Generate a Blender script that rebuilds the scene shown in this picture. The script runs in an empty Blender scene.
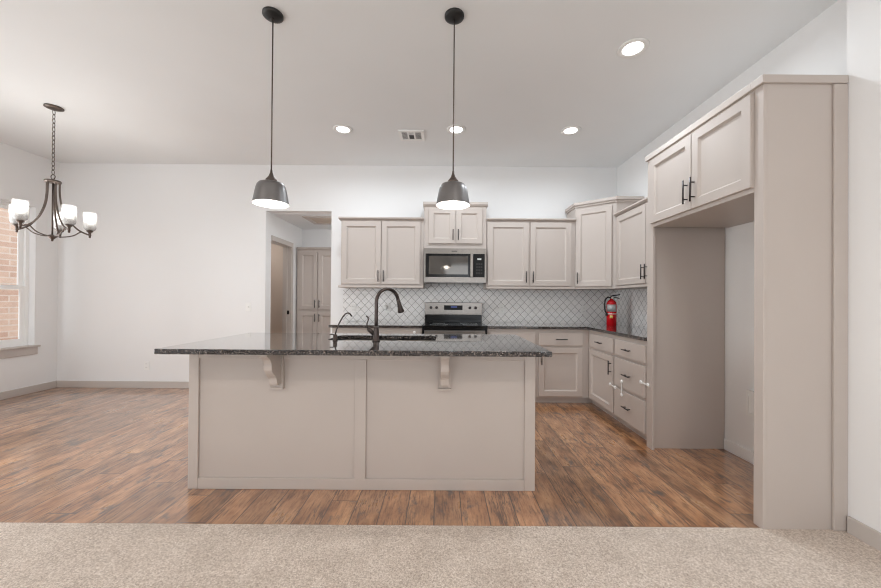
import bpy, bmesh, math, random
from mathutils import Vector, Matrix

scn = bpy.context.scene
C = scn.collection
R = math.radians
PI = math.pi

# ------------------------------------------------------------------ camera
F, CX, CY, CAMH = 351.9, 443.08, 297.63, 1.2205
YAW, PITCH, ROLL = 0.0009, 0.0056, 0.0076
cam_d = bpy.data.cameras.new('camera')
cam = bpy.data.objects.new('camera', cam_d)
C.objects.link(cam)
cam_d.sensor_fit = 'HORIZONTAL'
cam_d.sensor_width = 36.0
cam_d.lens = 36.0 * F / 881.0
cam_d.shift_x = -(CX - 440.5) / 881.0
cam_d.shift_y = (CY - 294.0) / 881.0
cam_d.clip_start = 0.02
_x = Vector((math.cos(YAW), -math.sin(YAW), 0))
_h = Vector((math.sin(YAW), math.cos(YAW), 0))
_f = _h * math.cos(PITCH) + Vector((0, 0, math.sin(PITCH)))
_u = -_h * math.sin(PITCH) + Vector((0, 0, math.cos(PITCH)))
_r = _x * math.cos(ROLL) + _u * math.sin(ROLL)
_v = _u * math.cos(ROLL) - _x * math.sin(ROLL)
cam.matrix_world = Matrix(((_r.x, _v.x, -_f.x, 0), (_r.y, _v.y, -_f.y, 0), (_r.z, _v.z, -_f.z, CAMH), (0, 0, 0, 1)))
scn.camera = cam

# ------------------------------------------------------------------ world, exposure, large lights
w = bpy.data.worlds.new('world')
scn.world = w
w.use_nodes = True
bg = w.node_tree.nodes['Background']
bg.inputs[0].default_value = (0.80, 0.90, 1.0, 1)
bg.inputs[1].default_value = 3.4
vs = scn.view_settings
vs.view_transform = 'Standard'
vs.look = 'None'
vs.gamma = 1.0
vs.use_curve_mapping = False
vs.exposure = -0.30
scn.cycles.filter_width = 1.15
scn.cycles.max_bounces = 10
scn.cycles.diffuse_bounces = 6
scn.cycles.glossy_bounces = 4
scn.cycles.sample_clamp_indirect = 6.0
scn.cycles.caustics_reflective = False
scn.cycles.caustics_refractive = False


def area_light(name, loc, rot, sx, sy, power, color=(1, 1, 1), parent=None, shape='RECTANGLE'):
    d = bpy.data.lights.new(name, 'AREA')
    d.shape = shape
    d.size = sx
    if shape == 'RECTANGLE':
        d.size_y = sy
    d.energy = power
    d.color = color
    o = bpy.data.objects.new(name, d)
    o.location = loc
    o.rotation_euler = rot
    C.objects.link(o)
    o.parent = parent
    return o


# daylight added behind the camera, set at invented openings in the rear wall
area_light('added_rear_daylight', (-2.6, -3.92, 1.5), (R(90), 0, 0), 3.0, 1.9, 28, (1.0, 0.945, 0.89))
area_light('added_rear_daylight', (1.0, -3.92, 1.5), (R(90), 0, 0), 1.8, 1.9, 16, (1.0, 0.945, 0.89))
# side daylight added through an invented patio door, out of the picture
area_light('added_side_daylight', (-5.6, 2.35, 1.2), (0, R(-90), 0), 2.4, 2.2, 165, (0.95, 0.98, 1.0))


# ------------------------------------------------------------------ materials
def srgb(r, g, b):
    f = lambda c: (c / 255 / 12.92) if c / 255 <= 0.04045 else ((c / 255 + 0.055) / 1.055) ** 2.4
    return (f(r), f(g), f(b), 1)


class NT:
    def __init__(s, name):
        s.m = bpy.data.materials.new(name)
        s.m.use_nodes = True
        s.t = s.m.node_tree
        s.b = s.t.nodes['Principled BSDF']

    def n(s, typ, **kw):
        nd = s.t.nodes.new(typ)
        for k, v in kw.items():
            setattr(nd, k, v)
        return nd

    def l(s, a, b):
        s.t.links.new(a, b)

    def math(s, op, a, b=None, c=None):
        nd = s.n('ShaderNodeMath', operation=op)
        for i, v in enumerate((a, b, c)):
            if v is None:
                continue
            if isinstance(v, (int, float)):
                nd.inputs[i].default_value = v
            else:
                s.l(v, nd.inputs[i])
        return nd.outputs[0]

    def pos(s):
        return s.n('ShaderNodeNewGeometry').outputs['Position']

    def objc(s):
        return s.n('ShaderNodeTexCoord').outputs['Object']

    def noise(s, vec, scale, detail=3, rough=0.5, out='Fac'):
        nd = s.n('ShaderNodeTexNoise')
        nd.inputs['Scale'].default_value = scale
        nd.inputs['Detail'].default_value = detail
        nd.inputs['Roughness'].default_value = rough
        s.l(vec, nd.inputs['Vector'])
        return nd.outputs[out]

    def ramp(s, fac, stops):
        nd = s.n('ShaderNodeValToRGB')
        e = nd.color_ramp.elements
        while len(e) < len(stops):
            e.new(0.5)
        for k, (p, c) in enumerate(stops):
            e[k].position = p
            e[k].color = c
        s.l(fac, nd.inputs[0])
        return nd.outputs[0]

    def mix(s, fac, a, b, blend='MIX'):
        nd = s.n('ShaderNodeMix', data_type='RGBA', blend_type=blend)
        for i, v in ((0, fac), (6, a), (7, b)):
            if isinstance(v, (int, float)):
                nd.inputs[i].default_value = v
            elif isinstance(v, tuple):
                nd.inputs[i].default_value = v
            else:
                s.l(v, nd.inputs[i])
        return nd.outputs[2]

    def bump(s, h, strength, dist=0.01):
        nd = s.n('ShaderNodeBump')
        nd.inputs['Strength'].default_value = strength
        nd.inputs['Distance'].default_value = dist
        s.l(h, nd.inputs['Height'])
        s.l(nd.outputs[0], s.b.inputs['Normal'])

    def set(s, **kw):
        for k, v in kw.items():
            k = k.replace('_', ' ')
            if isinstance(v, (int, float, tuple)):
                s.b.inputs[k].default_value = v
            else:
                s.l(v, s.b.inputs[k])
        return s


def plain(name, col, rough=0.5, metal=0.0, var=0.04, scale=6.0, bump=0.0, bscale=200, **kw):
    m = NT(name)
    f = m.noise(m.pos(), scale, 2)
    dark = tuple(c * (1 - var) for c in col[:3]) + (1,)
    lite = tuple(min(1, c * (1 + var)) for c in col[:3]) + (1,)
    m.set(Base_Color=m.ramp(f, [(0.3, dark), (0.7, lite)]), Roughness=rough, Metallic=metal, **kw)
    if bump:
        m.bump(m.noise(m.pos(), bscale, 2), bump, 0.002)
    return m.m


def emissive(name, col, strength, base=0.8):
    m = NT(name)
    f = m.noise(m.objc(), 3, 1)
    c2 = tuple(x * 0.97 for x in col[:3]) + (1,)
    m.set(Base_Color=(base, base, base, 1), Emission_Color=m.ramp(f, [(0.3, c2), (0.7, col)]), Emission_Strength=strength)
    return m.m


M = {}
M['wall'] = plain('white_wall_paint', srgb(235, 235, 235), 0.75, var=0.012, scale=1.2, bump=0.12, bscale=160)
M['ceiling'] = plain('white_ceiling_paint', srgb(234, 236, 237), 0.85, var=0.012, scale=1.5, bump=0.2, bscale=90)
M['taupe'] = plain('taupe_cabinet_paint', srgb(190, 180, 173), 0.40, var=0.012, scale=3, bump=0.03, bscale=150)
M['trim'] = plain('taupe_trim_paint', srgb(194, 186, 180), 0.45, var=0.012, scale=3)
M['white'] = plain('white_plastic', srgb(238, 238, 236), 0.35, var=0.01)
M['vinyl'] = plain('white_window_vinyl', srgb(248, 248, 247), 0.4, var=0.01)
M['bronze'] = plain('dark_bronze_metal', srgb(98, 88, 82), 0.38, 0.8, var=0.15, scale=30)
M['faucet'] = plain('oil_rubbed_bronze', srgb(72, 64, 61), 0.32, 0.75, var=0.12, scale=30)
M['pull'] = plain('black_bronze_pull', srgb(62, 58, 58), 0.35, 0.7, var=0.1, scale=30)
M['gun'] = plain('gunmetal_shade', srgb(128, 126, 126), 0.36, 0.9, var=0.08, scale=12)
M['inner'] = plain('white_enamel', srgb(245, 243, 240), 0.4, var=0.01)
M['black'] = plain('black_gloss', srgb(14, 14, 15), 0.16, var=0.1, Specular_IOR_Level=0.3)
M['blackpanel'] = plain('black_satin_panel', srgb(22, 22, 23), 0.4, var=0.1, Specular_IOR_Level=0.2)
M['blackm'] = plain('black_rubber', srgb(28, 28, 28), 0.5, var=0.1)
M['steel'] = plain('brushed_steel', srgb(134, 129, 124), 0.30, 1.0, var=0.05, scale=40)
M['glassblack'] = plain('dark_door_glass', srgb(92, 88, 84), 0.06, 0.55, var=0.04)
M['red'] = plain('extinguisher_red', srgb(205, 18, 28), 0.22, var=0.06)
M['label'] = plain('silver_label', srgb(190, 192, 192), 0.4, 0.3, var=0.18, scale=60)
M['yellow'] = plain('pale_yellow_print', srgb(226, 205, 120), 0.4, var=0.15, scale=90)
M['lamp'] = emissive('lamp_lens', (1.0, 0.98, 0.96, 1), 9.0)
M['bulb'] = emissive('warm_bulb', (1.0, 0.95, 0.88, 1), 8.0)
M['screen'] = emissive('blue_clock_display', (0.05, 0.08, 0.30, 1), 0.6, 0.02)
M['dark'] = plain('dark_void', srgb(70, 68, 66), 0.7, var=0.1)
M['beige'] = plain('beige_wall_paint', srgb(206, 192, 180), 0.7, var=0.02, scale=2)
M['hatch'] = plain('attic_hatch_board', srgb(196, 182, 168), 0.7, var=0.04)


def glass(name, tint, frost):
    m = NT(name)
    out = m.t.nodes['Material Output']
    tr = m.n('ShaderNodeBsdfTransparent')
    tr.inputs[0].default_value = tint
    gl = m.n('ShaderNodeBsdfGlossy')
    gl.inputs['Roughness'].default_value = 0.05
    tl = m.n('ShaderNodeBsdfTranslucent')
    tl.inputs[0].default_value = (0.6, 0.6, 0.6, 1)
    if frost:
        df = m.n('ShaderNodeBsdfDiffuse')
        df.inputs[0].default_value = (0.9, 0.9, 0.9, 1)
        md = m.n('ShaderNodeMixShader')
        md.inputs[0].default_value = 0.5
        m.l(tl.outputs[0], md.inputs[1])
        m.l(df.outputs[0], md.inputs[2])
        tl = md
    mx = m.n('ShaderNodeMixShader')
    if frost:
        f = m.noise(m.objc(), 110, 2)
        m.l(m.ramp(f, [(0.40, (frost * 0.7,) * 3 + (1,)), (0.62, (frost,) * 3 + (1,))]), mx.inputs[0])
    else:
        mx.inputs[0].default_value = 0.0
    m.l(tr.outputs[0], mx.inputs[1])
    m.l(tl.outputs[0], mx.inputs[2])
    fr = m.n('ShaderNodeFresnel')
    fr.inputs[0].default_value = 1.45
    m2 = m.n('ShaderNodeMixShader')
    m.l(m.math('MULTIPLY', fr.outputs[0], 0.6), m2.inputs[0])
    m.l(mx.outputs[0], m2.inputs[1])
    m.l(gl.outputs[0], m2.inputs[2])
    m.l(m2.outputs[0], out.inputs['Surface'])
    return m.m


M['pane'] = glass('window_glass', (0.97, 0.98, 0.98, 1), 0)
M['seeded'] = glass('seeded_shade_glass', (0.97, 0.97, 0.97, 1), 0.6)


def granite():
    m = NT('speckled_dark_granite')
    p = m.pos()
    v = m.n('ShaderNodeTexVoronoi')
    v.inputs['Scale'].default_value = 170
    m.l(p, v.inputs['Vector'])
    bw = m.n('ShaderNodeRGBToBW')
    m.l(v.outputs['Color'], bw.inputs[0])
    col = m.ramp(bw.outputs[0], [(0.18, srgb(14, 14, 16)), (0.48, srgb(38, 36, 38)), (0.68, srgb(78, 72, 70)), (0.88, srgb(160, 148, 140))])
    n2 = m.noise(p, 55, 4, 0.65)
    col = m.mix(m.ramp(n2, [(0.42, (0, 0, 0, 1)), (0.62, (0.8, 0.8, 0.8, 1))]), col, srgb(30, 29, 31))
    m.set(Base_Color=col, Roughness=0.10)
    m.b.inputs['Specular IOR Level'].default_value = 0.25
    m.set(Coat_Weight=1.0, Coat_Roughness=0.03, Coat_IOR=1.62)
    return m.m


M['granite'] = granite()


def planks():
    m = NT('wood_look_planks')
    p = m.pos()
    sx = m.n('ShaderNodeSeparateXYZ')
    m.l(p, sx.inputs[0])
    X, Y = sx.outputs[0], sx.outputs[1]
    W, L = 0.155, 1.25
    u = m.math('DIVIDE', m.math('ADD', X, 0.04), W)
    row = m.math('FLOOR', u)
    wn = m.n('ShaderNodeTexWhiteNoise', noise_dimensions='1D')
    m.l(row, wn.inputs['W'])
    v = m.math('ADD', m.math('DIVIDE', Y, L), wn.outputs['Value'])
    col = m.math('FLOOR', v)
    cb = m.n('ShaderNodeCombineXYZ')
    m.l(row, cb.inputs[0])
    m.l(col, cb.inputs[1])
    w2 = m.n('ShaderNodeTexWhiteNoise', noise_dimensions='3D')
    m.l(cb.outputs[0], w2.inputs['Vector'])
    rnd = w2.outputs['Value']
    # grain space: stretched along Y, shifted per plank
    def space(sx_, sy_, ka, kb):
        g_ = m.n('ShaderNodeCombineXYZ')
        m.l(m.math('ADD', m.math('MULTIPLY', X, sx_), m.math('MULTIPLY', rnd, ka)), g_.inputs[0])
        m.l(m.math('ADD', m.math('MULTIPLY', Y, sy_), m.math('MULTIPLY', rnd, kb)), g_.inputs[1])
        return g_.outputs[0]
    n1 = m.noise(space(7.0, 2.2, 37.0, 91.0), 1.5, 6, 0.66)
    n2 = m.noise(space(30.0, 2.6, 17.0, 53.0), 2.6, 6, 0.72)
    base = m.ramp(n1, [(0.28, srgb(108, 76, 52)), (0.42, srgb(166, 121, 86)), (0.56, srgb(202, 157, 118)), (0.74, srgb(236, 199, 161))])
    tone = m.ramp(rnd, [(0.0, srgb(200, 188, 178)), (0.35, srgb(230, 217, 206)), (0.7, srgb(250, 233, 217)), (1.0, srgb(255, 246, 232))])
    base = m.mix(0.9, base, tone, 'MULTIPLY')
    fine = m.ramp(n2, [(0.36, (0.12, 0.10, 0.09, 1)), (0.48, (0.85, 0.83, 0.80, 1)), (0.60, (1, 1, 1, 1))])
    base = m.mix(0.68, base, fine, 'MULTIPLY')
    # long dark checks that follow the grain
    n3 = m.noise(space(15.0, 0.9, 71.0, 11.0), 3.0, 4, 0.6)
    chk = m.ramp(m.math('ABSOLUTE', m.math('SUBTRACT', n3, 0.5)), [(0.0, (1, 1, 1, 1)), (0.035, (0, 0, 0, 1))])
    gate = m.ramp(m.noise(space(3.0, 1.4, 5.0, 19.0), 1.6, 2), [(0.45, (0, 0, 0, 1)), (0.55, (0.9, 0.9, 0.9, 1))])
    base = m.mix(m.math('MULTIPLY', chk, gate), base, srgb(62, 46, 38))
    # grey knots and smoky stains
    kn = m.noise(space(7.0, 3.4, 13.0, 29.0), 1.5, 5, 0.6)
    base = m.mix(m.ramp(kn, [(0.58, (0, 0, 0, 1)), (0.67, (0.85, 0.85, 0.85, 1))]), base, srgb(78, 68, 66))
    # seams
    fu = m.math('FRACT', u)
    fv = m.math('FRACT', v)
    du = m.math('MULTIPLY', m.math('MINIMUM', fu, m.math('SUBTRACT', 1.0, fu)), W)
    dv = m.math('MULTIPLY', m.math('MINIMUM', fv, m.math('SUBTRACT', 1.0, fv)), L)
    d = m.math('MINIMUM', du, dv)
    seam = m.ramp(m.math('MULTIPLY', d, 200.0), [(0.3, (1, 1, 1, 1)), (0.75, (0, 0, 0, 1))])
    base = m.mix(m.math('MULTIPLY', seam, 0.85), base, srgb(52, 38, 32))
    m.set(Base_Color=base, Roughness=m.ramp(n1, [(0.3, (0.34,) * 3 + (1,)), (0.7, (0.26,) * 3 + (1,))]))
    m.b.inputs['Specular IOR Level'].default_value = 0.6
    m.set(Coat_Weight=1.0, Coat_Roughness=0.12, Coat_IOR=1.85)
    m.bump(m.math('SUBTRACT', m.math('MULTIPLY', n2, 0.25), seam), 0.25, 0.004)
    return m.m


M['floor'] = planks()


def carpet():
    m = NT('beige_carpet_pile')
    p = m.pos()
    n1 = m.noise(p, 140, 4, 0.85)
    n2 = m.noise(p, 5, 4, 0.6)
    c = m.ramp(n1, [(0.30, srgb(132, 113, 97)), (0.49, srgb(212, 195, 180)), (0.63, srgb(252, 242, 232))])
    c = m.mix(0.6, c, m.ramp(n2, [(0.35, (0.80, 0.78, 0.76, 1)), (0.60, (1, 1, 1, 1))]), 'MULTIPLY')
    m.set(Base_Color=c, Roughness=0.95, Sheen_Weight=0.2)
    m.bump(m.math('ADD', n1, m.math('MULTIPLY', n2, 0.6)), 0.7, 0.010)
    return m.m


M['carpet'] = carpet()


def tile(axis, name):
    m = NT(name)
    s = m.n('ShaderNodeSeparateXYZ')
    m.l(m.pos(), s.inputs[0])
    u = m.math('DIVIDE', s.outputs[axis], 0.105)
    v = m.math('DIVIDE', m.math('SUBTRACT', s.outputs[2], 0.914), 0.112)
    a, b = m.math('ADD', u, v), m.math('SUBTRACT', u, v)

    def dist(t):
        f = m.math('FRACT', t)
        return m.math('MINIMUM', f, m.math('SUBTRACT', 1.0, f))
    # gentle ogee curve of the lantern outline
    wob = m.math('MULTIPLY', m.math('SINE', m.math('MULTIPLY', a, 2 * PI)), 0.016)
    wob2 = m.math('MULTIPLY', m.math('SINE', m.math('MULTIPLY', b, 2 * PI)), 0.016)
    d = m.math('MINIMUM', dist(m.math('ADD', a, wob2)), dist(m.math('ADD', b, wob)))
    gr = m.ramp(d, [(0.012, (1, 1, 1, 1)), (0.036, (0, 0, 0, 1))])
    n = m.noise(m.pos(), 18, 2)
    face = m.ramp(n, [(0.3, srgb(234, 233, 232)), (0.7, srgb(243, 242, 241))])
    m.set(Base_Color=m.mix(gr, face, srgb(112, 109, 108)), Roughness=m.ramp(gr, [(0, (0.28,) * 3 + (1,)), (1, (0.8,) * 3 + (1,))]))
    m.bump(m.ramp(d, [(0.02, (0, 0, 0, 1)), (0.12, (1, 1, 1, 1))]), 0.35, 0.004)
    return m.m


M['tile_x'] = tile(0, 'lantern_tile_back')
M['tile_y'] = tile(1, 'lantern_tile_side')


def brick():
    m = NT('exterior_brick')
    s = m.n('ShaderNodeSeparateXYZ')
    m.l(m.pos(), s.inputs[0])
    cb = m.n('ShaderNodeCombineXYZ')
    m.l(s.outputs[1], cb.inputs[0])
    m.l(s.outputs[2], cb.inputs[1])
    b = m.n('ShaderNodeTexBrick')
    m.l(cb.outputs[0], b.inputs['Vector'])
    b.inputs['Color1'].default_value = srgb(190, 152, 130)
    b.inputs['Color2'].default_value = srgb(208, 176, 155)
    b.inputs['Mortar'].default_value = srgb(210, 190, 174)
    b.inputs['Scale'].default_value = 1.0
    b.inputs['Brick Width'].default_value = 0.26
    b.inputs['Row Height'].default_value = 0.088
    b.inputs['Mortar Size'].default_value = 0.010
    c = m.mix(0.4, b.outputs['Color'], m.ramp(m.noise(m.pos(), 14, 3), [(0.3, (0.7, 0.66, 0.64, 1)), (0.7, (1, 1, 1, 1))]), 'MULTIPLY')
    m.set(Base_Color=c, Roughness=0.9)
    m.bump(b.outputs['Fac'], -0.5, 0.006)
    return m.m


M['brick'] = brick()


# ------------------------------------------------------------------ mesh helpers
class MB:
    def __init__(s):
        s.bm = bmesh.new()

    def box(s, x0, y0, z0, x1, y1, z1, bev=0.0, seg=2):
        vs_ = [s.bm.verts.new((x, y, z)) for x in (x0, x1) for y in (y0, y1) for z in (z0, z1)]
        fs = []
        for q in ((0, 1, 3, 2), (4, 6, 7, 5), (0, 4, 5, 1), (2, 3, 7, 6), (0, 2, 6, 4), (1, 5, 7, 3)):
            fs.append(s.bm.faces.new([vs_[i] for i in q]))
        if bev:
            es = list({e for f in fs for e in f.edges})
            bmesh.ops.bevel(s.bm, geom=es, offset=bev, segments=seg, affect='EDGES', profile=0.5)
        return s

    def tube(s, pts, r, seg=12, cap=True):
        pts = [Vector(p) for p in pts]
        n = len(pts)
        rs = r if isinstance(r, (list, tuple)) else [r] * n
        rings = []
        prev = None
        for i, p in enumerate(pts):
            t = (pts[min(i + 1, n - 1)] - pts[max(i - 1, 0)]).normalized()
            if prev is None:
                a = Vector((0, 0, 1)) if abs(t.z) < 0.9 else Vector((1, 0, 0))
                nx = t.cross(a).normalized()
            else:
                nx = (prev - t * prev.dot(t)).normalized()
            prev = nx
            ny = t.cross(nx)
            rings.append([s.bm.verts.new(p + (nx * math.cos(2 * PI * k / seg) + ny * math.sin(2 * PI * k / seg)) * rs[i]) for k in range(seg)])
        for a, b in zip(rings, rings[1:]):
            for k in range(seg):
                s.bm.faces.new((a[k], a[(k + 1) % seg], b[(k + 1) % seg], b[k])).smooth = True
        if cap:
            s.bm.faces.new(list(reversed(rings[0])))
            s.bm.faces.new(rings[-1])
        return s

    def lathe(s, prof, o=(0, 0, 0), seg=32, axis='z', close=False):
        """prof: (r, h) pairs; r = 0 ends make a pole."""
        o = Vector(o)
        rings = []
        for r, h in prof:
            if r < 1e-6:
                rings.append([s.bm.verts.new(o + s._ax(0, 0, h, axis))])
            else:
                rings.append([s.bm.verts.new(o + s._ax(r * math.cos(2 * PI * k / seg), r * math.sin(2 * PI * k / seg), h, axis)) for k in range(seg)])
        pairs = list(zip(rings, rings[1:]))
        if close:
            pairs.append((rings[-1], rings[0]))
        for a, b in pairs:
            for k in range(seg):
                k2 = (k + 1) % seg
                if len(a) == 1 and len(b) == 1:
                    continue
                if len(a) == 1:
                    f = s.bm.faces.new((a[0], b[k2], b[k]))
                elif len(b) == 1:
                    f = s.bm.faces.new((a[k], a[k2], b[0]))
                else:
                    f = s.bm.faces.new((a[k], a[k2], b[k2], b[k]))
                f.smooth = True
        return s

    @staticmethod
    def _ax(x, y, h, axis):
        if axis == 'z':
            return Vector((x, y, h))
        if axis == 'y':
            return Vector((x, h, y))
        return Vector((h, x, y))

    def prism(s, poly, a0, a1, axis='z', bev=0.0):
        """poly in the plane normal to axis; axis 'z': (x,y), 'x': (y,z), 'y': (x,z)"""
        def P(p, h):
            return {'z': (p[0], p[1], h), 'x': (h, p[0], p[1]), 'y': (p[0], h, p[1])}[axis]
        A = [s.bm.verts.new(P(p, a0)) for p in poly]
        B = [s.bm.verts.new(P(p, a1)) for p in poly]
        n = len(poly)
        fs = [s.bm.faces.new(list(reversed(A))), s.bm.faces.new(B)]
        for k in range(n):
            fs.append(s.bm.faces.new((A[k], A[(k + 1) % n], B[(k + 1) % n], B[k])))
        if bev:
            es = list({e for f in fs for e in f.edges})
            bmesh.ops.bevel(s.bm, geom=es, offset=bev, segments=2, affect='EDGES', profile=0.5)
        return s

    def shaker(s, x0, x1, z0, z1, t=0.02, fr=0.060, slope=0.013, rec=0.014, yb=0.0):
        """a framed door: flat frame, small sloped bead, recessed panel; front faces -y"""
        e = 0.0025

        def ring(i, y):
            return [s.bm.verts.new(p) for p in ((x0 + i, y, z0 + i), (x1 - i, y, z0 + i), (x1 - i, y, z1 - i), (x0 + i, y, z1 - i))]
        rr = [ring(0, yb), ring(0, yb - t + e), ring(e, yb - t), ring(fr, yb - t), ring(fr + 0.002, yb - t + 0.004), ring(fr + slope, yb - t + rec)]
        s.bm.faces.new(rr[0])
        for a, b in zip(rr, rr[1:]):
            for k in range(4):
                s.bm.faces.new((a[k], a[(k + 1) % 4], b[(k + 1) % 4], b[k]))
        s.bm.faces.new(rr[-1])
        return s

    def frame(s, outer, inner, a0, a1, axis='x'):
        """rectangular ring: outer/inner = (u0,v0,u1,v1)"""
        u0, v0, u1, v1 = outer
        p0, q0, p1, q1 = inner
        for r in ((u0, v0, p0, v1), (p1, v0, u1, v1), (p0, v0, p1, q0), (p0, q1, p1, v1)):
            if axis == 'x':
                s.box(a0, r[0], r[1], a1, r[2], r[3])
            elif axis == 'y':
                s.box(r[0], a0, r[1], r[2], a1, r[3])
            else:
                s.box(r[0], r[1], a0, r[2], r[3], a1)
        return s

    def build(s, name, mat, parent=None, loc=None):
        bmesh.ops.recalc_face_normals(s.bm, faces=s.bm.faces[:])
        me = bpy.data.meshes.new(name)
        s.bm.to_mesh(me)
        s.bm.free()
        me.materials.append(M[mat] if isinstance(mat, str) else mat)
        o = bpy.data.objects.new(name, me)
        C.objects.link(o)
        if parent:
            o.parent = parent
        if loc:
            o.location = loc
        return o


def tag(o, label, cat, group=None):
    o['label'] = label
    o['category'] = cat
    if group:
        o['group'] = group
    return o


def thing(name, label, cat, loc=(0, 0, 0), rz=0.0, group=None):
    o = bpy.data.objects.new(name, None)
    o.empty_display_size = 0.1
    C.objects.link(o)
    o.location = loc
    o.rotation_euler = (0, 0, rz)
    return tag(o, label, cat, group)


def struct(o):
    o['kind'] = 'structure'
    return o


def clone(root, loc, label, rz=None):
    c = root.copy()
    C.objects.link(c)
    c.location = loc
    c['label'] = label
    if rz is not None:
        c.rotation_euler = (0, 0, rz)
    for ch in list(root.children):
        d = ch.copy()
        C.objects.link(d)
        d.parent = c
        for g in list(ch.children):
            e = g.copy()
            C.objects.link(e)
            e.parent = d
    return c


# ------------------------------------------------------------------ setting
XL, XR, XW, YB, ZC = -5.20, 2.351, 2.167, 4.757, 3.028
YP = 1.8914          # front of the refrigerator surround, where carpet starts
YR = -4.0            # rear wall of the living room

struct(MB().box(-5.35, YP + 0.01, -0.1, 2.5, 6.2, 0.0).build('floor', 'floor'))
struct(MB().box(-5.35, YR - 0.15, -0.1, 2.5, YP + 0.01, 0.004).build('floor_carpet', 'carpet'))
struct(MB().box(-5.35, YR - 0.15, ZC, 2.5, YB + 0.15, ZC + 0.1).build('ceiling', 'ceiling'))

WY0, WY1, WZ0, WZ1 = 3.50, 4.493, 0.60, 2.362    # window opening in the left wall
m = MB()
m.box(XL - 0.15, YR, 0, XL, 1.2, ZC).box(XL - 0.15, 3.4, 0, XL, WY0, ZC).box(XL - 0.15, 1.2, 2.36, XL, 3.4, ZC).box(XL - 0.15, WY1, 0, XL, YB + 0.15, ZC)
m.box(XL - 0.15, WY0, 0, XL, WY1, WZ0).box(XL - 0.15, WY0, WZ1, XL, WY1, ZC)
struct(m.build('wall_left', 'wall'))

DX0, DX1, DZ = -2.399, -1.513, 2.405              # cased opening to the hall
m = MB()
m.box(XL, YB, 0, DX0, YB + 0.15, ZC).box(DX1, YB, 0, XR + 0.15, YB + 0.15, ZC).box(DX0, YB, DZ, DX1, YB + 0.15, ZC)
struct(m.build('wall_back', 'wall'))
struct(MB().box(XR, YP - 0.004, 0, XR + 0.15, YB, ZC).build('wall_right', 'wall'))
struct(MB().box(XW, YR, 0, XW + 0.334, YP - 0.004, ZC).build('wall_living', 'wall'))
m = MB()   # rear wall behind the camera, two openings added to light the room
m.box(XL, YR - 0.15, 0, -4.1, YR, ZC).box(-1.1, YR - 0.15, 0, 0.1, YR, ZC).box(1.9, YR - 0.15, 0, XW, YR, ZC)
for a, b in ((-4.1, -1.1), (0.1, 1.9)):
    m.box(a, YR - 0.15, 0, b, YR, 0.5).box(a, YR - 0.15, 2.5, b, YR, ZC)
struct(m.build('wall_rear', 'wall'))

# hall behind the opening
HX, HY, HZ = -2.40, 5.99, 2.40
m = MB()
m.box(HX - 0.12, YB + 0.15, 2.03, HX, 5.55, 2.6).box(HX - 0.12, 5.55, 0, HX, HY, 2.6)
struct(m.build('wall_hall_left', 'wall'))
struct(MB().box(HX - 0.12, HY, 0, -0.6, HY + 0.12, 2.6).build('wall_hall_back', 'wall'))
struct(MB().box(-0.7, YB + 0.15, 0, -0.6, HY, 2.6).build('wall_hall_right', 'wall'))
struct(MB().box(HX, YB + 0.15, HZ, -0.7, HY, HZ + 0.1).build('ceiling_hall', 'ceiling'))
# room seen through the hall's side door
m = MB()
m.box(-3.9, YB + 0.15, 0, -3.8, HY + 0.12, 2.6).box(-3.8, HY, 0, HX - 0.12, HY + 0.12, 2.6)
struct(m.build('wall_side_room', 'beige'))
struct(MB().box(-3.9, YB + 0.15, HZ, HX - 0.12, HY, HZ + 0.1).build('ceiling_side_room', 'ceiling'))
# door frame on the hall's left wall
m = MB()
m.box(HX - 0.12, 5.535, 0, HX, 5.55, 2.03).box(HX - 0.075, 5.52, 0, HX - 0.045, 5.536, 2.03)
m.box(HX, 5.535, 0, HX + 0.015, 5.605, 2.10).box(HX, YB + 0.155, 2.03, HX + 0.015, 5.535, 2.10)
dr = struct(m.build('door_1', 'trim'))
MB().box(HX - 0.045, 5.531, 0.97, HX - 0.015, 5.5352, 1.03).build('strike_plate', 'black', dr)
# open door leaf standing inside the side room
sl = MB().box(-3.25, 4.93, 0.01, -2.53, 4.965, 2.02, 0.003).build('door_2', 'taupe')
struct(sl)
# attic hatch
m = MB().frame((-2.02, 5.03, -1.34, 5.52), (-1.96, 5.09, -1.40, 5.46), HZ - 0.014, HZ - 0.001, 'z')
hatch = m.build('attic_hatch', 'trim')
tag(hatch, 'framed attic hatch in the lowered hall ceiling', 'attic hatch')
MB().box(-1.96, 5.09, HZ - 0.008, -1.40, 5.46, HZ - 0.002).build('hatch_board', 'hatch', hatch)

# baseboards
def baseboard(side, x0, y0, x1, y1, mat='trim'):
    struct(MB().box(x0, y0, 0, x1, y1, 0.09, 0.003, 1).build('baseboard_' + side, mat))


baseboard('back', XL + 0.015, YB - 0.016, DX0, YB)
baseboard('left', XL, 3.41, XL + 0.015, YB)
baseboard('living', XW - 0.016, YR, XW, YP - 0.02)
baseboard('alcove', XR - 0.015, YP + 0.05, XR, 2.92, 'wall')
baseboard('hall', -2.399, YB + 0.152, -2.385, YB + 0.16)

# tile backsplash
struct(MB().box(-1.345, YB - 0.008, 0.9155, XR - 0.008, YB - 0.0005, 1.86).build('wall_backsplash', 'tile_x'))
struct(MB().box(XR - 0.008, 2.97, 0.9155, XR - 0.0005, YB - 0.008, 1.40).build('wall_backsplash_side', 'tile_y'))

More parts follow.
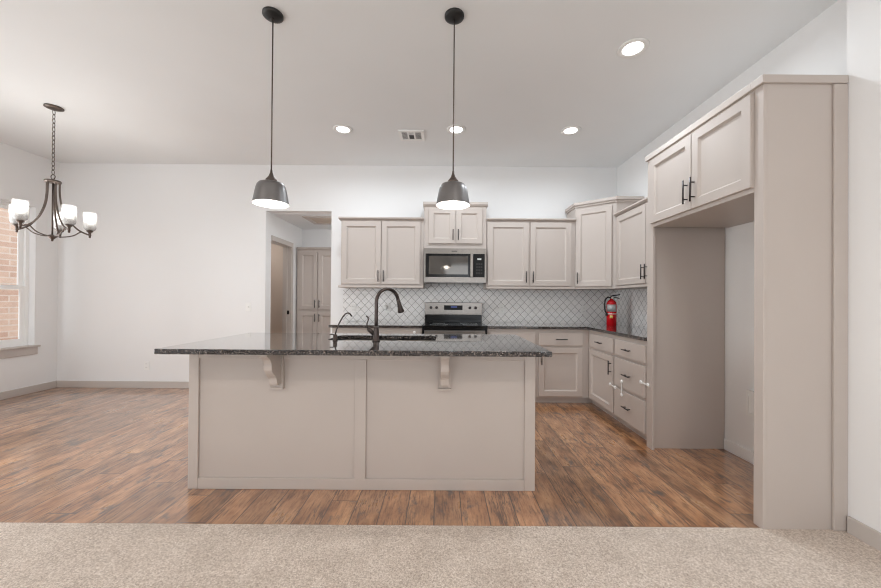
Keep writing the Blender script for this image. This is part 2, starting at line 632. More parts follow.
# left window (double hung, set back in a drywall return)
win = struct(MB().frame((WY0, WZ0, WY1, WZ1), (WY0 + 0.035, WZ0 + 0.035, WY1 - 0.035, WZ1 - 0.035), XL - 0.148, XL - 0.085).build('window_1', 'vinyl'))
zm = 1.335
a0, a1 = WY0 + 0.035, WY1 - 0.035
MB().frame((a0, zm - 0.02, a1, WZ1 - 0.035), (a0 + 0.045, zm + 0.025, a1 - 0.045, WZ1 - 0.075), XL - 0.140, XL - 0.115).build('upper_sash', 'vinyl', win)
MB().frame((a0, WZ0 + 0.035, a1, zm + 0.02), (a0 + 0.045, WZ0 + 0.09, a1 - 0.045, zm - 0.025), XL - 0.114, XL - 0.090).build('lower_sash', 'vinyl', win)
MB().box(XL - 0.130, a0 + 0.04, zm + 0.02, XL - 0.126, a1 - 0.04, WZ1 - 0.07).build('upper_pane', 'pane', win)
MB().box(XL - 0.104, a0 + 0.04, WZ0 + 0.085, XL - 0.100, a1 - 0.04, zm - 0.02).build('lower_pane', 'pane', win)
struct(MB().box(XL - 0.084, WY0 - 0.04, WZ0 - 0.022, XL + 0.035, WY1 + 0.045, WZ0 + 0.001, 0.006).build('trim_1', 'trim'))
struct(MB().box(XL, WY0 - 0.02, WZ0 - 0.115, XL + 0.017, WY1 + 0.025, WZ0 - 0.023, 0.003).build('trim_2', 'trim'))
# unseen glazed patio door, added to the left wall to bring in daylight
pd = struct(MB().frame((1.2, 0.004, 3.4, 2.36), (1.25, 0.04, 3.35, 2.31), XL - 0.14, XL - 0.01).build('added_patio_door', 'vinyl'))
MB().frame((1.25, 0.04, 2.32, 2.31), (1.33, 0.14, 2.24, 2.23), XL - 0.12, XL - 0.085).build('fixed_panel', 'vinyl', pd)
MB().frame((2.28, 0.04, 3.35, 2.31), (2.36, 0.14, 3.27, 2.23), XL - 0.08, XL - 0.045).build('sliding_panel', 'vinyl', pd)
MB().box(XL - 0.105, 1.325, 0.135, XL - 0.10, 2.245, 2.235).build('fixed_pane', 'pane', pd)
MB().box(XL - 0.065, 2.355, 0.135, XL - 0.06, 3.275, 2.235).build('sliding_pane', 'pane', pd)
# brick wall of the house seen outside
struct(MB().box(-6.6, 1.5, -0.3, -6.4, 9.5, 4.2).build('wall_exterior', 'brick'))
struct(MB().box(-6.4, 1.5, -0.3, -5.36, 9.5, -0.12).build('floor_outside', 'carpet'))

# ------------------------------------------------------------------ cabinets
def pull_v(x, z0, z1, parent, y=-0.02):
    m = MB().tube([(x, y - 0.03, z0), (x, y - 0.03, z1)], 0.0058, 10)
    d = (z1 - z0) * 0.2
    for z in (z0 + d, z1 - d):
        m.tube([(x, y + 0.001, z), (x, y - 0.03, z)], 0.0045, 8)
    return m.build('handle', 'pull', parent)


def pull_h(x, z, parent, y=-0.02, half=0.068):
    m = MB().tube([(x - half, y - 0.03, z), (x + half, y - 0.03, z)], 0.0058, 10)
    for dx in (-half * 0.62, half * 0.62):
        m.tube([(x + dx, y + 0.001, z), (x + dx, y - 0.03, z)], 0.0045, 8)
    return m.build('handle', 'pull', parent)


def door(parent, x0, x1, z0, z1, hx=None, hz=None, fr=0.062):
    d = MB().shaker(x0, x1, z0, z1, fr=fr).build('door', 'taupe', parent)
    if hx is not None:
        pull_v(hx, hz[0], hz[1], d)
    return d


def drawer(parent, x0, x1, z0, z1, half=0.068):
    d = MB().box(x0, -0.02, z0, x1, 0, z1, 0.004).build('drawer', 'taupe', parent)
    pull_h((x0 + x1) / 2, (z0 + z1) / 2, d, half=half)
    return d


def carcass(parent, w_, d_, z0, z1, name='carcass'):
    return MB().box(0, 0.0005, z0, w_, d_, z1).build(name, 'taupe', parent)


def crown(parent, x0, x1, d_, z0, z1, left=True, right=True, p=0.028):
    l = x0 - (p if left else 0)
    r = x1 + (p if right else 0)
    m = MB().prism([(-0.012, z0), (-p - 0.012, z0 + (z1 - z0) * 0.45), (-p - 0.012, z1), (d_, z1), (d_, z0)], l, r, 'x', 0.003)
    return m.build('crown', 'taupe', parent)


YU = 4.427          # face of the wall cabinets on the back wall
UZ0, UZ1 = 1.366, 2.247
DU = YB - YU - 0.010

# left wall cabinet
cb = thing('wall_cabinet', 'taupe two-door wall cabinet left of the microwave', 'cabinet', (-1.283, YU, 0))
carcass(cb, 1.038, DU, UZ0 + 0.02, UZ1 - 0.03)
crown(cb, 0, 1.038, DU, UZ1 - 0.032, UZ1, True, False)
MB().box(-0.03, -0.014, UZ0 - 0.002, 1.038, DU, UZ0 + 0.026, 0.004).build('light_rail', 'taupe', cb)
door(cb, 0.010, 0.503, 1.409, 2.197, 0.474, (1.44, 1.58))
door(cb, 0.511, 0.994, 1.409, 2.197, 0.540, (1.44, 1.58))

# cabinet over the microwave
cm = thing('wall_cabinet', 'short taupe two-door cabinet directly above the microwave', 'cabinet', (-0.240, YU, 0))
carcass(cm, 0.782, DU, 1.862, 2.41)
crown(cm, 0, 0.782, DU, 2.395, 2.446, True, True, 0.016)
door(cm, 0.056, 0.388, 1.925, 2.366, 0.362, (1.965, 2.10))
door(cm, 0.402, 0.730, 1.925, 2.366, 0.428, (1.965, 2.10))

# right wall cabinet
cr = thing('wall_cabinet', 'taupe two-door wall cabinet between microwave and corner cabinet', 'cabinet', (0.547, YU, 0))
carcass(cr, 1.114, DU, UZ0 + 0.02, UZ1 - 0.03)
crown(cr, 0, 1.114, DU, UZ1 - 0.032, UZ1, False, False)
MB().box(0.0, -0.014, UZ0 - 0.004, 1.112, DU, UZ0 + 0.024, 0.004).build('light_rail', 'taupe', cr)
door(cr, 0.014, 0.526, 1.400, 2.197, 0.495, (1.44, 1.58))
door(cr, 0.548, 1.060, 1.400, 2.197, 0.580, (1.44, 1.58))

# diagonal corner cabinet
A, B = Vector((1.665, 4.435)), Vector((2.040, 4.140))
ang = math.atan2(B.y - A.y, B.x - A.x)
LD = (B - A).length


def loc2(p):
    q = Vector(p) - A
    return (q.x * math.cos(-ang) - q.y * math.sin(-ang), q.x * math.sin(-ang) + q.y * math.cos(-ang))


cd = thing('corner_cabinet', 'tall angled corner wall cabinet above the fire extinguisher', 'cabinet', (A.x, A.y, 0), ang)
G = 0.010
poly = [A, B, (XR - G, B.y), (XR - G, YB - G), (A.x, YB - G)]
MB().prism([loc2(p) for p in poly], UZ0, 2.41).build('carcass', 'taupe', cd)
nrm = Vector((B.y - A.y, -(B.x - A.x))).normalized() * 0.03
pc = [(A.x - 0.024, A.y - 0.02), (B.x - 0.016, B.y - 0.036), (XR - G, B.y - 0.036), (XR - G, YB - G), (A.x - 0.024, YB - G)]
m = MB()
m.prism([loc2(p) for p in pc], 2.412, 2.446)
pc2 = [(A.x - 0.010, A.y - 0.010), (B.x - 0.008, B.y - 0.018), (XR - G, B.y - 0.018), (XR - G, YB - G), (A.x - 0.010, YB - G)]
m.prism([loc2(p) for p in pc2], 2.388, 2.412)
m.build('crown', 'taupe', cd)
door(cd, 0.012, LD * 0.905, 1.395, 2.355, 0.045, (1.43, 1.57))

# wall cabinet on the right wall
YF = 2.969
ww = thing('wall_cabinet', 'taupe wall cabinet on the right wall beside the refrigerator surround', 'cabinet', (2.040, 4.137, 0), R(-90))
WL = 4.137 - YF
DW = XR - 2.040 - G
carcass(ww, WL, DW, UZ0 + 0.02, UZ1 - 0.03)
crown(ww, 0.0, WL, DW, UZ1 - 0.032, UZ1, False, False)
MB().box(0.0, -0.014, UZ0 - 0.002, WL, DW, UZ0 + 0.024, 0.004).build('light_rail', 'taupe', ww)
door(ww, 0.030, 0.624, 1.400, 2.197, 0.598, (1.44, 1.59))
door(ww, 0.634, 1.140, 1.400, 2.197, 0.662, (1.44, 1.59))

# base cabinets
YBF = 4.150
TOE = 0.075


def base(label, loc, rz, w_, d_, name='base_cabinet', toe0=0.0, toe1=0.0):
    t = thing(name, label, 'cabinet', loc, rz)
    carcass(t, w_, d_, TOE, 0.882)
    MB().box(toe0, 0.065, 0, w_ + toe1, 0.085, TOE).build('toe_kick', 'taupe', t)
    return t


DB = YB - YBF - 0.004
b = base('taupe base cabinet left of the stove, behind the sink faucet', (-1.300, YBF, 0), 0, 1.056, DB)
for x0 in (0.02, 0.535):
    drawer(b, x0, x0 + 0.50, 0.69, 0.842)
for x0, hx in ((0.02, 0.49), (0.535, 0.565)):
    door(b, x0, x0 + 0.50, 0.095, 0.665, hx, (0.49, 0.63))
b = base('taupe base cabinet right of the stove, mostly behind the island top', (0.531, YBF, 0), 0, 0.574, DB)
drawer(b, 0.022, 0.558, 0.69, 0.842)
door(b, 0.022, 0.558, 0.095, 0.665, 0.53, (0.49, 0.63))
b = base('taupe base cabinet with one drawer and door at the end of the back run', (1.106, YBF, 0), 0, 0.622, DB, toe1=0.066)
drawer(b, 0.027, 0.541, 0.69, 0.842)
door(b, 0.027, 0.541, 0.095, 0.665, 0.055, (0.47, 0.63))

XBF = 1.730
DBR = XR - XBF - 0.004
b = base('taupe base cabinet with drawer over door on the right wall, by the corner', (XBF, 4.148, 0), R(-90), 0.628, DBR, toe0=-0.064)
drawer(b, 0.045, 0.612, 0.69, 0.842)
door(b, 0.045, 0.612, 0.095, 0.665, 0.582, (0.475, 0.615))
b = base('taupe three-drawer base cabinet beside the refrigerator surround', (XBF, 3.519, 0), R(-90), 0.549, DBR, 'drawer_cabinet')
drawer(b, 0.018, 0.534, 0.69, 0.842, 0.062)
drawer(b, 0.018, 0.534, 0.395, 0.665, 0.062)
drawer(b, 0.018, 0.534, 0.095, 0.370, 0.062)

# countertops
ct = MB().box(-1.335, 4.118, 0.8835, -0.240, YB - 0.009, 0.914, 0.004).build('countertop', 'granite')
tag(ct, 'dark granite countertop piece left of the stove', 'countertop')
ct = MB().prism([(0.527, 4.118), (1.7045, 4.118), (1.7045, 2.972), (XR - 0.009, 2.972), (XR - 0.009, YB - 0.009), (0.527, YB - 0.009)], 0.8835, 0.914, 'z', 0.004).build('countertop', 'granite')
tag(ct, 'L-shaped dark granite countertop running under the fire extinguisher', 'countertop')

# ------------------------------------------------------------------ refrigerator surround
XP = 1.7234
fs = thing('refrigerator_surround', 'tall taupe cabinet surround with empty refrigerator opening', 'cabinet', (0, 0, 0))
XE = XR - 0.004
m = MB().box(XP + 0.02, YP, 0.004, XE, YP + 0.02, 2.40)
m.build('side_panel', 'taupe', fs)
MB().box(XP, YP - 0.001, 0.0, XP + 0.02, 1.948, 2.40, 0.0015, 1).build('face_stile', 'taupe', fs)
MB().box(2.092, YP - 0.014, 0.005, XW - 0.001, YP - 0.001, 2.395, 0.003).build('edge_trim', 'taupe', fs)
MB().box(XP + 0.02, 2.925, 0.0, XE, 2.966, 2.40).build('side_panel', 'taupe', fs)
MB().box(XP, 2.886, 0.0, XP + 0.02, 2.966, 2.40, 0.0015, 1).build('face_stile', 'taupe', fs)
MB().box(XP, 1.949, 1.830, XE, 2.885, 2.40).build('upper_box', 'taupe', fs)
m = MB()
m.box(XP - 0.018, YP - 0.016, 2.398, XW - 0.001, 1.952, 2.441, 0.003)
m.box(XP - 0.018, 1.950, 2.398, XE, 2.975, 2.441, 0.003)
m.build('crown', 'taupe', fs)
# doors face -x: built in a rotated child frame
for (ya, yb, hy, hz) in ((2.905, 2.421, 2.455, (1.90, 2.065)), (2.415, 1.951, 2.385, (1.90, 2.065))):
    mm = MB().shaker(0, ya - yb, 1.857, 2.378)
    for v in mm.bm.verts:
        v.co = Vector((XP + v.co.y, ya - v.co.x, v.co.z))
    d = mm.build('door', 'taupe', fs)
    h = MB().tube([(XP - 0.05, hy, hz[0]), (XP - 0.05, hy, hz[1])], 0.0058, 10)
    for z in (hz[0] + 0.033, hz[1] - 0.033):
        h.tube([(XP - 0.019, hy, z), (XP - 0.05, hy, z)], 0.0045, 8)
    h.build('handle', 'pull', d)

# ------------------------------------------------------------------ pantry in the hall
pn = thing('pantry_cabinet', 'tall taupe four-door pantry cabinet in the hall', 'cabinet', (-2.383, 5.747, 0))
carcass(pn, 0.80, HY - 5.747 - 0.004, 0.08, 2.03)
crown(pn, 0, 0.80, 0.23, 2.02, 2.058, False, False, 0.014)
MB().box(0, 0.05, 0, 0.80, 0.07, 0.08).build('toe_kick', 'taupe', pn)
for x0, x1, hx in ((0.035, 0.335, 0.308), (0.352, 0.652, 0.379)):
    door(pn, x0, x1, 1.045, 1.985, hx, (1.07, 1.20))
    door(pn, x0, x1, 0.12, 1.005, hx, (0.845, 0.975))

# ------------------------------------------------------------------ island
IX0, IX1, IY0, IY1, IZT = -1.6203, 0.5976, 2.2549, 2.990, 0.8935
isl = thing('kitchen_island', 'long taupe kitchen island with paneled front and two brackets', 'kitchen island', ((IX0 + IX1) / 2, IY0, 0))
ox = (IX0 + IX1) / 2


def ib(m_, x0, y0, z0, x1, y1, z1, bev=0.0):
    return m_.box(x0 - ox, y0 - IY0, z0, x1 - ox, y1 - IY0, z1, bev, 1)


m = MB()
ib(m, IX0 + 0.001, IY0 + 0.015, 0.0, IX1 - 0.001, IY0 + 0.033, IZT)
m.build('front_panel', 'taupe', isl)
m = MB()
ib(m, IX0, IY0, 0, IX0 + 0.062, IY0 + 0.0148, IZT, 0.002)
ib(m, IX1 - 0.068, IY0, 0, IX1, IY0 + 0.0148, IZT, 0.002)
ib(m, -0.560, IY0, 0.0705, -0.486, IY0 + 0.0148, 0.833, 0.002)
ib(m, IX0 + 0.0625, IY0, 0.0, IX1 - 0.0685, IY0 + 0.0148, 0.070, 0.002)
ib(m, IX0 + 0.0625, IY0, 0.8335, IX1 - 0.0685, IY0 + 0.0148, IZT, 0.002)
m.build('panel_frame', 'taupe', isl)
m = MB()
ib(m, IX0 + 0.001, IY0 + 0.034, 0, IX0 + 0.02, IY1, IZT)
ib(m, IX1 - 0.02, IY0 + 0.034, 0, IX1 - 0.001, IY1, IZT)
ib(m, IX0 + 0.02, IY1 - 0.02, 0.075, IX1 - 0.02, IY1, IZT)
ib(m, IX0 + 0.02, IY0 + 0.034, 0.075, IX1 - 0.02, IY1 - 0.02, 0.095)
m.build('carcass', 'taupe', isl)
prof = [(0.0, 0.893), (0.192, 0.893), (0.192, 0.876), (0.180, 0.872), (0.158, 0.862), (0.142, 0.845), (0.134, 0.825), (0.133, 0.805), (0.129, 0.785), (0.116, 0.765),
        (0.098, 0.750), (0.080, 0.738), (0.067, 0.722), (0.062, 0.702), (0.058, 0.685), (0.050, 0.674), (0.0, 0.672)]
for xc in (-1.052, 0.016):
    m = MB().prism([(-d, z) for d, z in prof], xc - 0.025 - ox, xc + 0.025 - ox, 'x', 0.002)
    ck = m.build('corbel', 'taupe', isl)
    m = MB()
    m.box(xc - 0.039 - ox, -0.010, 0.655, xc + 0.039 - ox, 0.0149, 0.893, 0.002)
    m.box(xc - 0.042 - ox, -0.022, 0.643, xc + 0.042 - ox, 0.0149, 0.656, 0.003)
    m.build('back_plate', 'taupe', ck)

# island countertop with the sink cut-out
CX0, CX1, CY0, CY1, CZ0, CZ1 = -1.653, 0.630, 2.0187, 3.0204, 0.8950, 0.9259
SX0, SX1, SY0, SY1 = -0.830, -0.050, 2.500, 2.860


def rrect(x0, y0, x1, y1, r, n=5):
    out = []
    for cx_, cy_, a in ((x1 - r, y1 - r, 0), (x0 + r, y1 - r, 90), (x0 + r, y0 + r, 180), (x1 - r, y0 + r, 270)):
        for k in range(n + 1):
            t = R(a + 90 * k / n)
            out.append((cx_ + r * math.cos(t), cy_ + r * math.sin(t)))
    return out


def slab_hole(outer, hole, z0, z1):
    """outer rect and rounded hole with four quadrant corners in the same order"""
    m_ = MB()
    n = len(hole) // 4
    O = [(outer[2], outer[3]), (outer[0], outer[3]), (outer[0], outer[1]), (outer[2], outer[1])]
    for z in (z0, z1):
        ov = [m_.bm.verts.new((p[0], p[1], z)) for p in O]
        hv = [m_.bm.verts.new((p[0], p[1], z)) for p in hole]
        for q in range(4):
            arc = hv[q * n:(q + 1) * n]
            nxt = hv[((q + 1) * n) % len(hv)]
            for a_, b_ in zip(arc, arc[1:]):
                m_.bm.faces.new((ov[q], a_, b_))
            m_.bm.faces.new((ov[q], arc[-1], nxt, ov[(q + 1) % 4]))
        if z == z0:
            o0, h0 = ov, hv
    for q in range(4):
        m_.bm.faces.new((o0[q], o0[(q + 1) % 4], ov[(q + 1) % 4], ov[q]))
    k = len(h0)
    for q in range(k):
        m_.bm.faces.new((h0[q], h0[(q + 1) % k], hv[(q + 1) % k], hv[q]))
    return m_


ct = slab_hole((CX0, CY0, CX1, CY1), rrect(SX0, SY0, SX1, SY1, 0.06), CZ0, CZ1).build('countertop', 'granite')
bv = ct.modifiers.new('edge', 'BEVEL')
bv.width = 0.003
bv.segments = 2
bv.limit_method = 'ANGLE'
tag(ct, 'large dark speckled granite slab topping the island', 'countertop')

# undermount double-bowl sink
sk = thing('kitchen_sink', 'undermount stainless double-bowl sink in the island top', 'sink', ((SX0 + SX1) / 2, (SY0 + SY1) / 2, 0.68))
scx, scy = (SX0 + SX1) / 2, (SY0 + SY1) / 2


def bowl(x0, x1):
    m_ = MB()
    rings = []
    for r_, ins, z in ((0.05, 0.0, 0.2135), (0.05, 0.004, 0.20), (0.045, 0.012, 0.03), (0.03, 0.035, 0.012)):
        rings.append([m_.bm.verts.new((p[0] - scx, p[1] - scy, z)) for p in rrect(x0 + ins, SY0 - 0.006 + ins, x1 - ins, SY1 + 0.006 - ins, r_)])
    for a_, b_ in zip(rings, rings[1:]):
        k = len(a_)
        for q in range(k):
            m_.bm.faces.new((a_[q], a_[(q + 1) % k], b_[(q + 1) % k], b_[q])).smooth = True
    m_.bm.faces.new(rings[-1])
    return m_


xm = SX0 + 0.43
for x0, x1 in ((SX0 - 0.006, xm - 0.012), (xm + 0.012, SX1 + 0.006)):
    o = bowl(x0, x1).build('bowl', 'steel', sk)
    sd = o.modifiers.new('gauge', 'SOLIDIFY')
    sd.thickness = 0.002
    MB().lathe([(0.0, 0.0), (0.04, 0.0), (0.043, 0.003), (0.0, 0.004)], ((x0 + x1) / 2 - scx, 0, 0.0135), 24).build('drain', 'steel', o)
MB().box(xm - 0.0125 - scx, SY0 - scy, 0.19, xm + 0.0125 - scx, SY1 - scy, 0.2135, 0.002).build('divider', 'steel', sk)

# gooseneck faucet
fx, fy = -0.464, 2.462
fa = thing('kitchen_faucet', 'tall dark bronze gooseneck faucet beside the island sink', 'faucet', (fx, fy, CZ1))
MB().lathe([(0, 0), (0.029, 0), (0.029, 0.006), (0.021, 0.012), (0.020, 0.06), (0.0175, 0.085), (0.0175, 0.10), (0.0, 0.10)], seg=24).build('base', 'faucet', fa)
phi = R(46)
dx, dy = math.cos(phi), math.sin(phi)
pts = [(0, 0, 0.09), (0, 0, 0.14), (0, 0, 0.20), (0, 0, 0.272)]
rr = 0.097
for k in range(1, 15):
    t = PI - PI * k / 14 * 0.93
    d = rr + rr * math.cos(t)
    pts.append((d * dx, d * dy, 0.272 + rr * math.sin(t)))
e = Vector(pts[-1])
tan = (e - Vector(pts[-2])).normalized()
MB().tube(pts, 0.0125, 16).build('gooseneck', 'faucet', fa)
MB().tube([(0, 0, 0.098), (0, 0, 0.104)], 0.0185, 20).build('collar', 'steel', fa)
hd = MB().tube([e - tan * 0.004, e + tan * 0.03, e + tan * 0.06, e + tan * 0.092, e + tan * 0.10], [0.0135, 0.0145, 0.018, 0.025, 0.0235], 18).build('spray_head', 'faucet', fa)
MB().tube([(-0.012, 0.0, 0.045), (-0.045, -0.003, 0.078), (-0.058, -0.004, 0.090)], [0.014, 0.015, 0.012], 14).build('valve_body', 'faucet', fa)
MB().tube([(-0.055, -0.004, 0.088), (-0.066, -0.004, 0.105), (-0.062, -0.004, 0.130), (-0.054, -0.004, 0.150), (-0.058, -0.004, 0.168), (-0.070, -0.004, 0.176)],
          [0.006, 0.005, 0.0045, 0.005, 0.0055, 0.005], 10).build('lever', 'faucet', fa)

ft = thing('filter_tap', 'slim bronze drinking-water tap left of the main faucet', 'faucet', (-0.752, 2.470, CZ1))
MB().lathe([(0, 0), (0.018, 0), (0.018, 0.004), (0.0150, 0.008), (0.0145, 0.04), (0.007, 0.046), (0, 0.046)], seg=18).build('base', 'faucet', ft)
MB().tube([(0, 0, 0.042), (0.008, 0.004, 0.08), (0.025, 0.012, 0.125), (0.045, 0.02, 0.165), (0.062, 0.028, 0.188), (0.078, 0.034, 0.195), (0.092, 0.04, 0.188), (0.103, 0.045, 0.170)],
          [0.0055, 0.005, 0.005, 0.005, 0.005, 0.005, 0.005, 0.0055], 10).build('spout', 'faucet', ft)
MB().tube([(0, 0, 0.038), (-0.018, -0.004, 0.046), (-0.036, -0.006, 0.045)], [0.005, 0.004, 0.0045], 8).build('lever', 'faucet', ft)

# ------------------------------------------------------------------ range
RX0, RX1 = -0.2345, 0.520
rc, rw = (RX0 + RX1) / 2, (RX1 - RX0) / 2
rg = thing('kitchen_range', 'stainless electric range with black cooktop and rear control panel', 'stove', (rc, 4.13, 0))
MB().box(-rw + 0.002, 0.0, 0.02, rw - 0.002, 0.575, 0.895).build('body', 'steel', rg)
m = MB().box(-rw, -0.025, 0.896, rw, 0.575, 0.918, 0.003)
m.build('cooktop', 'black', rg)
m = MB().box(-rw, -0.024, 0.862, rw, -0.001, 0.895, 0.003)
m.box(-rw, -0.026, 0.80, -rw + 0.02, -0.0015, 0.861).box(rw - 0.02, -0.026, 0.80, rw, -0.0015, 0.861)
m.build('front_trim', 'black', rg)
od = MB().box(-rw + 0.022, -0.035, 0.25, rw - 0.022, -0.001, 0.855, 0.004).build('oven_door', 'steel', rg)
MB().box(-0.24, -0.038, 0.36, 0.24, -0.0345, 0.70, 0.001, 1).build('oven_window', 'black', od)
h = MB().tube([(-0.30, -0.075, 0.79), (0.30, -0.075, 0.79)], 0.011, 14)
for x in (-0.28, 0.28):
    h.tube([(x, -0.034, 0.79), (x, -0.075, 0.79)], 0.008, 8)
h.build('oven_handle', 'steel', od)
MB().box(-rw + 0.004, -0.03, 0.06, rw - 0.004, -0.001, 0.24, 0.003).build('storage_drawer', 'steel', rg)
for bx, by, br in ((-0.19, 0.13, 0.10), (0.19, 0.13, 0.085), (-0.19, 0.39, 0.075), (0.19, 0.39, 0.10)):
    MB().lathe([(br, 0.9182), (br + 0.003, 0.9188), (br + 0.006, 0.9182)], (bx, by, 0), 36).build('burner_ring', 'label', rg)
MB().box(-rw + 0.002, 0.520, 0.919, rw - 0.002, 0.58, 1.020, 0.002).build('lower_backguard', 'black', rg)
bgd = MB().box(-rw, 0.500, 1.021, rw, 0.58, 1.184, 0.005).build('control_panel', 'steel', rg)
MB().box(-0.125, 0.4975, 1.085, 0.118, 0.5005, 1.146, 0.0008, 1).build('display', 'blackpanel', bgd)
MB().box(-0.035, 0.4965, 1.113, 0.045, 0.4975, 1.138).build('clock_screen', 'screen', bgd)
for kx in (-0.296, -0.224, 0.215, 0.290):
    k = MB().lathe([(0, 0.474), (0.016, 0.474), (0.018, 0.478), (0.019, 0.499), (0, 0.499)], (kx, 0, 1.115), 20, 'y')
    k.box(kx - 0.003, 0.470, 1.100, kx + 0.003, 0.476, 1.130)
    k.build('knob', 'pull', bgd)

# ------------------------------------------------------------------ microwave
MX0, MX1, MY = -0.236, 0.536, 4.365
mw = thing('microwave_oven', 'stainless over-the-range microwave above the stove', 'microwave', ((MX0 + MX1) / 2, MY, 1.430))
hw = (MX1 - MX0) / 2
MB().box(-hw, 0.02, 0.006, hw, YB - MY - 0.010, 0.428).build('body', 'steel', mw)
MB().box(-hw + 0.01, 0.01, 0.0, hw - 0.01, 0.35, 0.0055).build('vent_underside', 'black', mw)
m = MB()
m.frame((-hw, 0.004, hw, 0.428), (-hw + 0.018, 0.070, hw - 0.018, 0.362), 0.0, 0.0195, 'y')
m.build('front_frame', 'steel', mw)
dr = MB().box(-hw + 0.0185, 0.002, 0.0705, 0.205, 0.0195, 0.3615, 0.002).build('door', 'black', mw)
MB().box(-hw + 0.06, 0.0005, 0.105, 0.16, 0.0021, 0.330).build('door_window', 'glassblack', dr)
MB().box(0.207, 0.002, 0.0705, hw - 0.0185, 0.0195, 0.3615, 0.002).build('control_panel', 'blackpanel', mw)
MB().box(0.275, 0.0008, 0.286, 0.325, 0.0022, 0.306).build('display', 'label', mw)
m = MB()
for i in range(3):
    for j in range(4):
        m.box(0.262 + i * 0.028, 0.0010, 0.11 + j * 0.038, 0.282 + i * 0.028, 0.0022, 0.132 + j * 0.038)
m.build('keypad', 'blackm', mw)
h = MB().box(0.185, -0.035, 0.070, 0.222, -0.022, 0.355, 0.005)
for z in (0.10, 0.325):
    h.box(0.195, -0.0225, z - 0.012, 0.212, 0.0025, z + 0.012)
h.build('handle', 'steel', mw)
MB().box(-0.045, -0.0015, 0.388, 0.025, 0.0002, 0.398, 0.0005, 1).build('badge', 'pull', mw)

# ------------------------------------------------------------------ fire extinguisher
fe = thing('fire_extinguisher', 'red fire extinguisher standing on the corner countertop', 'fire extinguisher', (2.085, 4.345, 0.914))
MB().lathe([(0, 0), (0.054, 0), (0.057, 0.004), (0.057, 0.265), (0.052, 0.292), (0.036, 0.312), (0.020, 0.320), (0.018, 0.332), (0, 0.332)], seg=32).build('cylinder', 'red', fe)


def wrap(r, z0, z1, a0, a1, name, mat, parent, n=16):
    m_ = MB()
    lo, hi = [], []
    for k in range(n + 1):
        t = R(a0 + (a1 - a0) * k / n)
        lo.append(m_.bm.verts.new((r * math.cos(t), r * math.sin(t), z0)))
        hi.append(m_.bm.verts.new((r * math.cos(t), r * math.sin(t), z1)))
    for k in range(n):
        m_.bm.faces.new((lo[k], lo[k + 1], hi[k + 1], hi[k])).smooth = True
    o_ = m_.build(name, mat, parent)
    sd_ = o_.modifiers.new('paper', 'SOLIDIFY')
    sd_.thickness = 0.0006
    return o_


wrap(0.0576, 0.175, 0.262, -175, -60, 'label', 'label', fe)
wrap(0.0576, 0.142, 0.152, -180, 0, 'label_stripe', 'white', fe)
wrap(0.0577, 0.095, 0.128, -135, -100, 'badge', 'yellow', fe)
MB().lathe([(0, 0.332), (0.017, 0.332), (0.017, 0.352), (0.012, 0.360), (0, 0.360)], seg=18).build('valve', 'steel', fe)
m = MB().tube([(-0.01, 0, 0.350), (0.03, -0.012, 0.352), (0.075, -0.024, 0.340), (0.085, -0.027, 0.330)], [0.009, 0.008, 0.007, 0.006], 10)
m.build('carry_handle', 'steel', fe)
MB().tube([(-0.012, 0, 0.362), (0.02, -0.008, 0.374), (0.06, -0.02, 0.378), (0.09, -0.03, 0.385)], [0.008, 0.008, 0.007, 0.006], 10).build('squeeze_lever', 'blackm', fe)
MB().tube([(-0.012, -0.004, 0.345), (-0.05, -0.006, 0.350), (-0.080, -0.008, 0.325), (-0.090, -0.010, 0.275), (-0.090, -0.012, 0.22), (-0.082, -0.014, 0.175), (-0.066, -0.014, 0.150)],
          0.009, 12).build('hose', 'blackm', fe)
MB().tube([(-0.068, -0.014, 0.155), (-0.066, -0.014, 0.125)], [0.011, 0.014], 12).build('nozzle', 'blackm', fe)
MB().lathe([(0, -0.032), (0.013, -0.032), (0.014, -0.016), (0, -0.016)], (0, 0, 0.345), 18, 'y').build('pressure_gauge', 'white', fe)

# ------------------------------------------------------------------ pendant lamps
def pendant(x, y, label):
    t = thing('pendant_lamp', label, 'pendant lamp', (x, y, ZC), 0, 'pendant lamps over the island')
    MB().lathe([(0, -0.001), (0.062, -0.001), (0.062, -0.012), (0.050, -0.018), (0.034, -0.026), (0.010, -0.030), (0, -0.030)], seg=32).build('ceiling_canopy', 'blackm', t)
    zr = 1.818 - ZC
    MB().tube([(0, 0, -0.028), (0, 0, zr + 0.20)], 0.0042, 10).build('stem', 'bronze', t)
    MB().lathe([(0, 0.218), (0.006, 0.218), (0.008, 0.200), (0.015, 0.180), (0.024, 0.166), (0.033, 0.156), (0.035, 0.140), (0, 0.140)], (0, 0, zr), 28).build('socket_cap', 'bronze', t)
    prof_o = [(0.030, 0.139), (0.056, 0.137), (0.072, 0.131), (0.083, 0.118), (0.090, 0.096), (0.096, 0.065), (0.103, 0.025), (0.108, 0.0)]
    sh = MB().lathe(prof_o, (0, 0, zr), 40).build('shade', 'gun', t)
    prof_i = [(r - 0.0028, z - 0.0025) for r, z in prof_o[:-1]] + [(0.1055, 0.0)]
    MB().lathe([(0, prof_i[0][1])] + prof_i, (0, 0, zr), 40).build('shade_lining', 'inner', sh)
    MB().lathe([(0, 0.030), (0.018, 0.034), (0.028, 0.052), (0.026, 0.075), (0.014, 0.100), (0.013, 0.136), (0, 0.136)], (0, 0, zr), 20).build('bulb', 'bulb', t)
    d = bpy.data.lights.new('pendant_light', 'POINT')
    d.energy = 5
    d.color = (1, 0.94, 0.86)
    d.shadow_soft_size = 0.03
    o = bpy.data.objects.new('pendant_light', d)
    C.objects.link(o)
    o.parent = t
    o.location = (0, 0, zr + 0.018)
    return t


